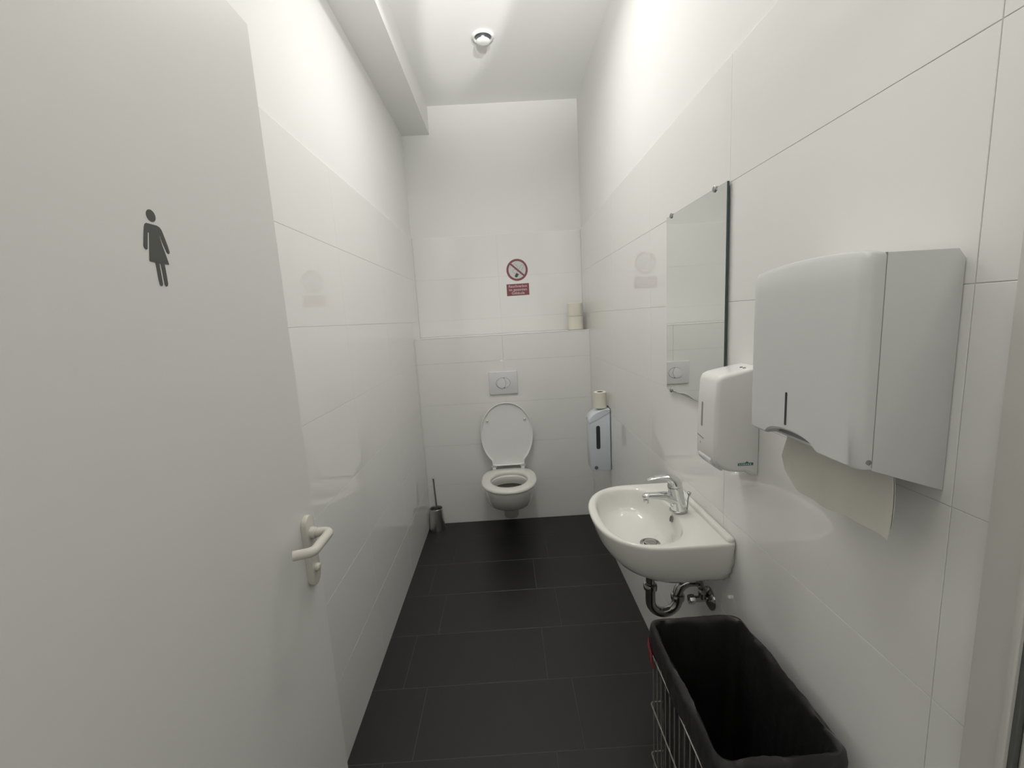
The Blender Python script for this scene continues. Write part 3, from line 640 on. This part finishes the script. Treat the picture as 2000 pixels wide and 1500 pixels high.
# ------------------------------------------------------------------ wire waste basket with black bag
x0, x1, y0, y1, zt = .334, .560, .632, .990, .695
wb = thing('wire_waste_basket', ((x0 + x1) / 2, (y0 + y1) / 2, 0), 'tall wire basket holding a black bin bag under the washbasin', 'trash can')
def rrect(xa, xb, ya, yb, r, z, n=6):
    out = []
    for cx, cy, a0 in ((xb - r, yb - r, 0), (xa + r, yb - r, PI / 2), (xa + r, ya + r, PI), (xb - r, ya + r, 1.5 * PI)):
        for i in range(n + 1): a = a0 + i * PI / 2 / n; out.append(Vector((cx + r * math.cos(a), cy + r * math.sin(a), z)))
    return out
def wire_loop(z, e=0, r=.0019):
    bm = bmesh.new(); pts = rrect(x0 - e, x1 + e, y0 - e, y1 + e, .008, z, 3); n = len(pts); rings = []
    for i, p in enumerate(pts):
        t = (pts[(i + 1) % n] - pts[i - 1]).normalized(); o = Vector((t.y, -t.x, 0)); rings.append([p + o * r * math.cos(k * PI / 3) + Vector((0, 0, r * math.sin(k * PI / 3))) for k in range(6)])
    rings.append(rings[0]); loft(bm, rings, False, False); bmesh.ops.remove_doubles(bm, verts=bm.verts, dist=1e-6); return bm
for z in (.006, .145, .30, .455, .612, .690): obj('horizontal_wire', wire_loop(z, .0018 if z < .65 else 0), M['galv'], wb, True, 60)
def wire_mesh():
    bm = bmesh.new(); tube(bm, [(0, 0, 0), (0, 0, .686)], .00165, 6, up=Vector((1, 0, 0))); bmesh.ops.recalc_face_normals(bm, faces=bm.faces)
    me = bpy.data.meshes.new('wire'); bm.to_mesh(me); bm.free(); me.materials.append(M['galv']); return me
wm = wire_mesh()
def wire(x, y):
    o = bpy.data.objects.new('vertical_wire', wm); C.objects.link(o); o.parent = wb; o.location = Vector((x, y, .004)) - wb.location
ny = 12; nx = 7
for i in range(ny + 1):
    y = y1 - .018 - (y1 - y0 - .030) * i / ny
    wire(x0, y); wire(x1, y)
for i in range(1, nx): x = x0 + (x1 - x0) * i / nx; wire(x, y0); wire(x, y1)
b = bmesh.new()
for i in range(1, 8): x = x0 + (x1 - x0) * i / 8; tube(b, [(x, y0, .005), (x, y1, .005)], .0017, 6)
obj('bottom_grid', b, M['galv'], wb)
# the bag
def fbm(p, s, seed):
    from mathutils import noise
    return noise.noise(Vector((p.x * s + seed, p.y * s, p.z * s)))
bagrings = []; NB = 26
def bagring(e, r, z, amp, s, seed, zamp=.0):
    out = []
    for i, p in enumerate(rrect(x0 - e, x1 + e, y0 - e, y1 + e, r, 0, 5)): out.append(p)
    # resample evenly
    n = len(out); L = [0]
    for i in range(n): L.append(L[-1] + (out[(i + 1) % n] - out[i]).length)
    res = []; NN = 180; j = 0
    for k in range(NN):
        t = L[-1] * k / NN
        while L[j + 1] < t: j += 1
        f = (t - L[j]) / max(1e-9, L[j + 1] - L[j]); p = out[j].lerp(out[(j + 1) % n], f); c = Vector(((x0 + x1) / 2, (y0 + y1) / 2, 0)); d = (p - c).normalized()
        q = Vector((p.x, p.y, z * 1.0)); w = fbm(q, s, seed) * amp; zz = z + zamp * fbm(Vector((p.x, p.y, 0)), 11, seed + 5); w += amp * .8 * fbm(q, s * 2.3, seed + 9)
        res.append(Vector((p.x + d.x * w, p.y + d.y * w, zz)))
    return res
prof = [(.0045, .624, .0020, 60, 1, .018), (.0062, .640, .0025, 60, 1, .010), (.0070, .660, .0028, 55, 2, .004), (.0072, .680, .0024, 50, 2, .002), (.0052, .694, .0022, 45, 3, .008), (.0012, .700, .0020, 40, 3, .010), (-.0035, .698, .0026, 40, 4, .010), (-.0065, .688, .0040, 40, 4, .006), (-.0085, .665, .0060, 35, 5, 0), (-.012, .62, .008, 30, 5, 0), (-.014, .55, .007, 22, 6, 0), (-.018, .45, .009, 18, 6, 0), (-.022, .33, .010, 15, 7, 0), (-.028, .20, .010, 14, 7, 0), (-.045, .11, .010, 12, 8, 0), (-.085, .07, .006, 12, 8, 0)]
b = bmesh.new(); loft(b, [bagring(e, max(.012, .022), z, a, s, sd_, za) for e, z, a, s, sd_, za in prof], False, True)
bag = thing('bin_bag', ((x0 + x1) / 2, (y0 + y1) / 2, .1), 'black plastic bin bag folded over the rim of the wire basket', 'trash bag')
o = obj('film', b, M['bag'], bag, True, 70)
sol = o.modifiers.new('thickness', 'SOLIDIFY'); sol.thickness = .0006; sol.offset = 0
b = bmesh.new(); 
tube(b, [(x0 - .0085, .985, .655), (x0 - .0105, .975, .640), (x0 - .0095, .962, .628), (x0 - .0115, .955, .612), (x0 - .0085, .945, .600)], [.002, .0042, .0036, .0044, .002], 10, flat=(1, .6))
tube(b, [(x0 - .0085, .978, .640), (x0 - .012, .965, .618), (x0 - .009, .958, .598)], [.002, .0035, .002], 10, flat=(1, .6))
tag(obj('drawstring', b, M['redtie'], bag, True, 60), 'red drawstring knot at the far corner')
bpy.context.view_layer.update()
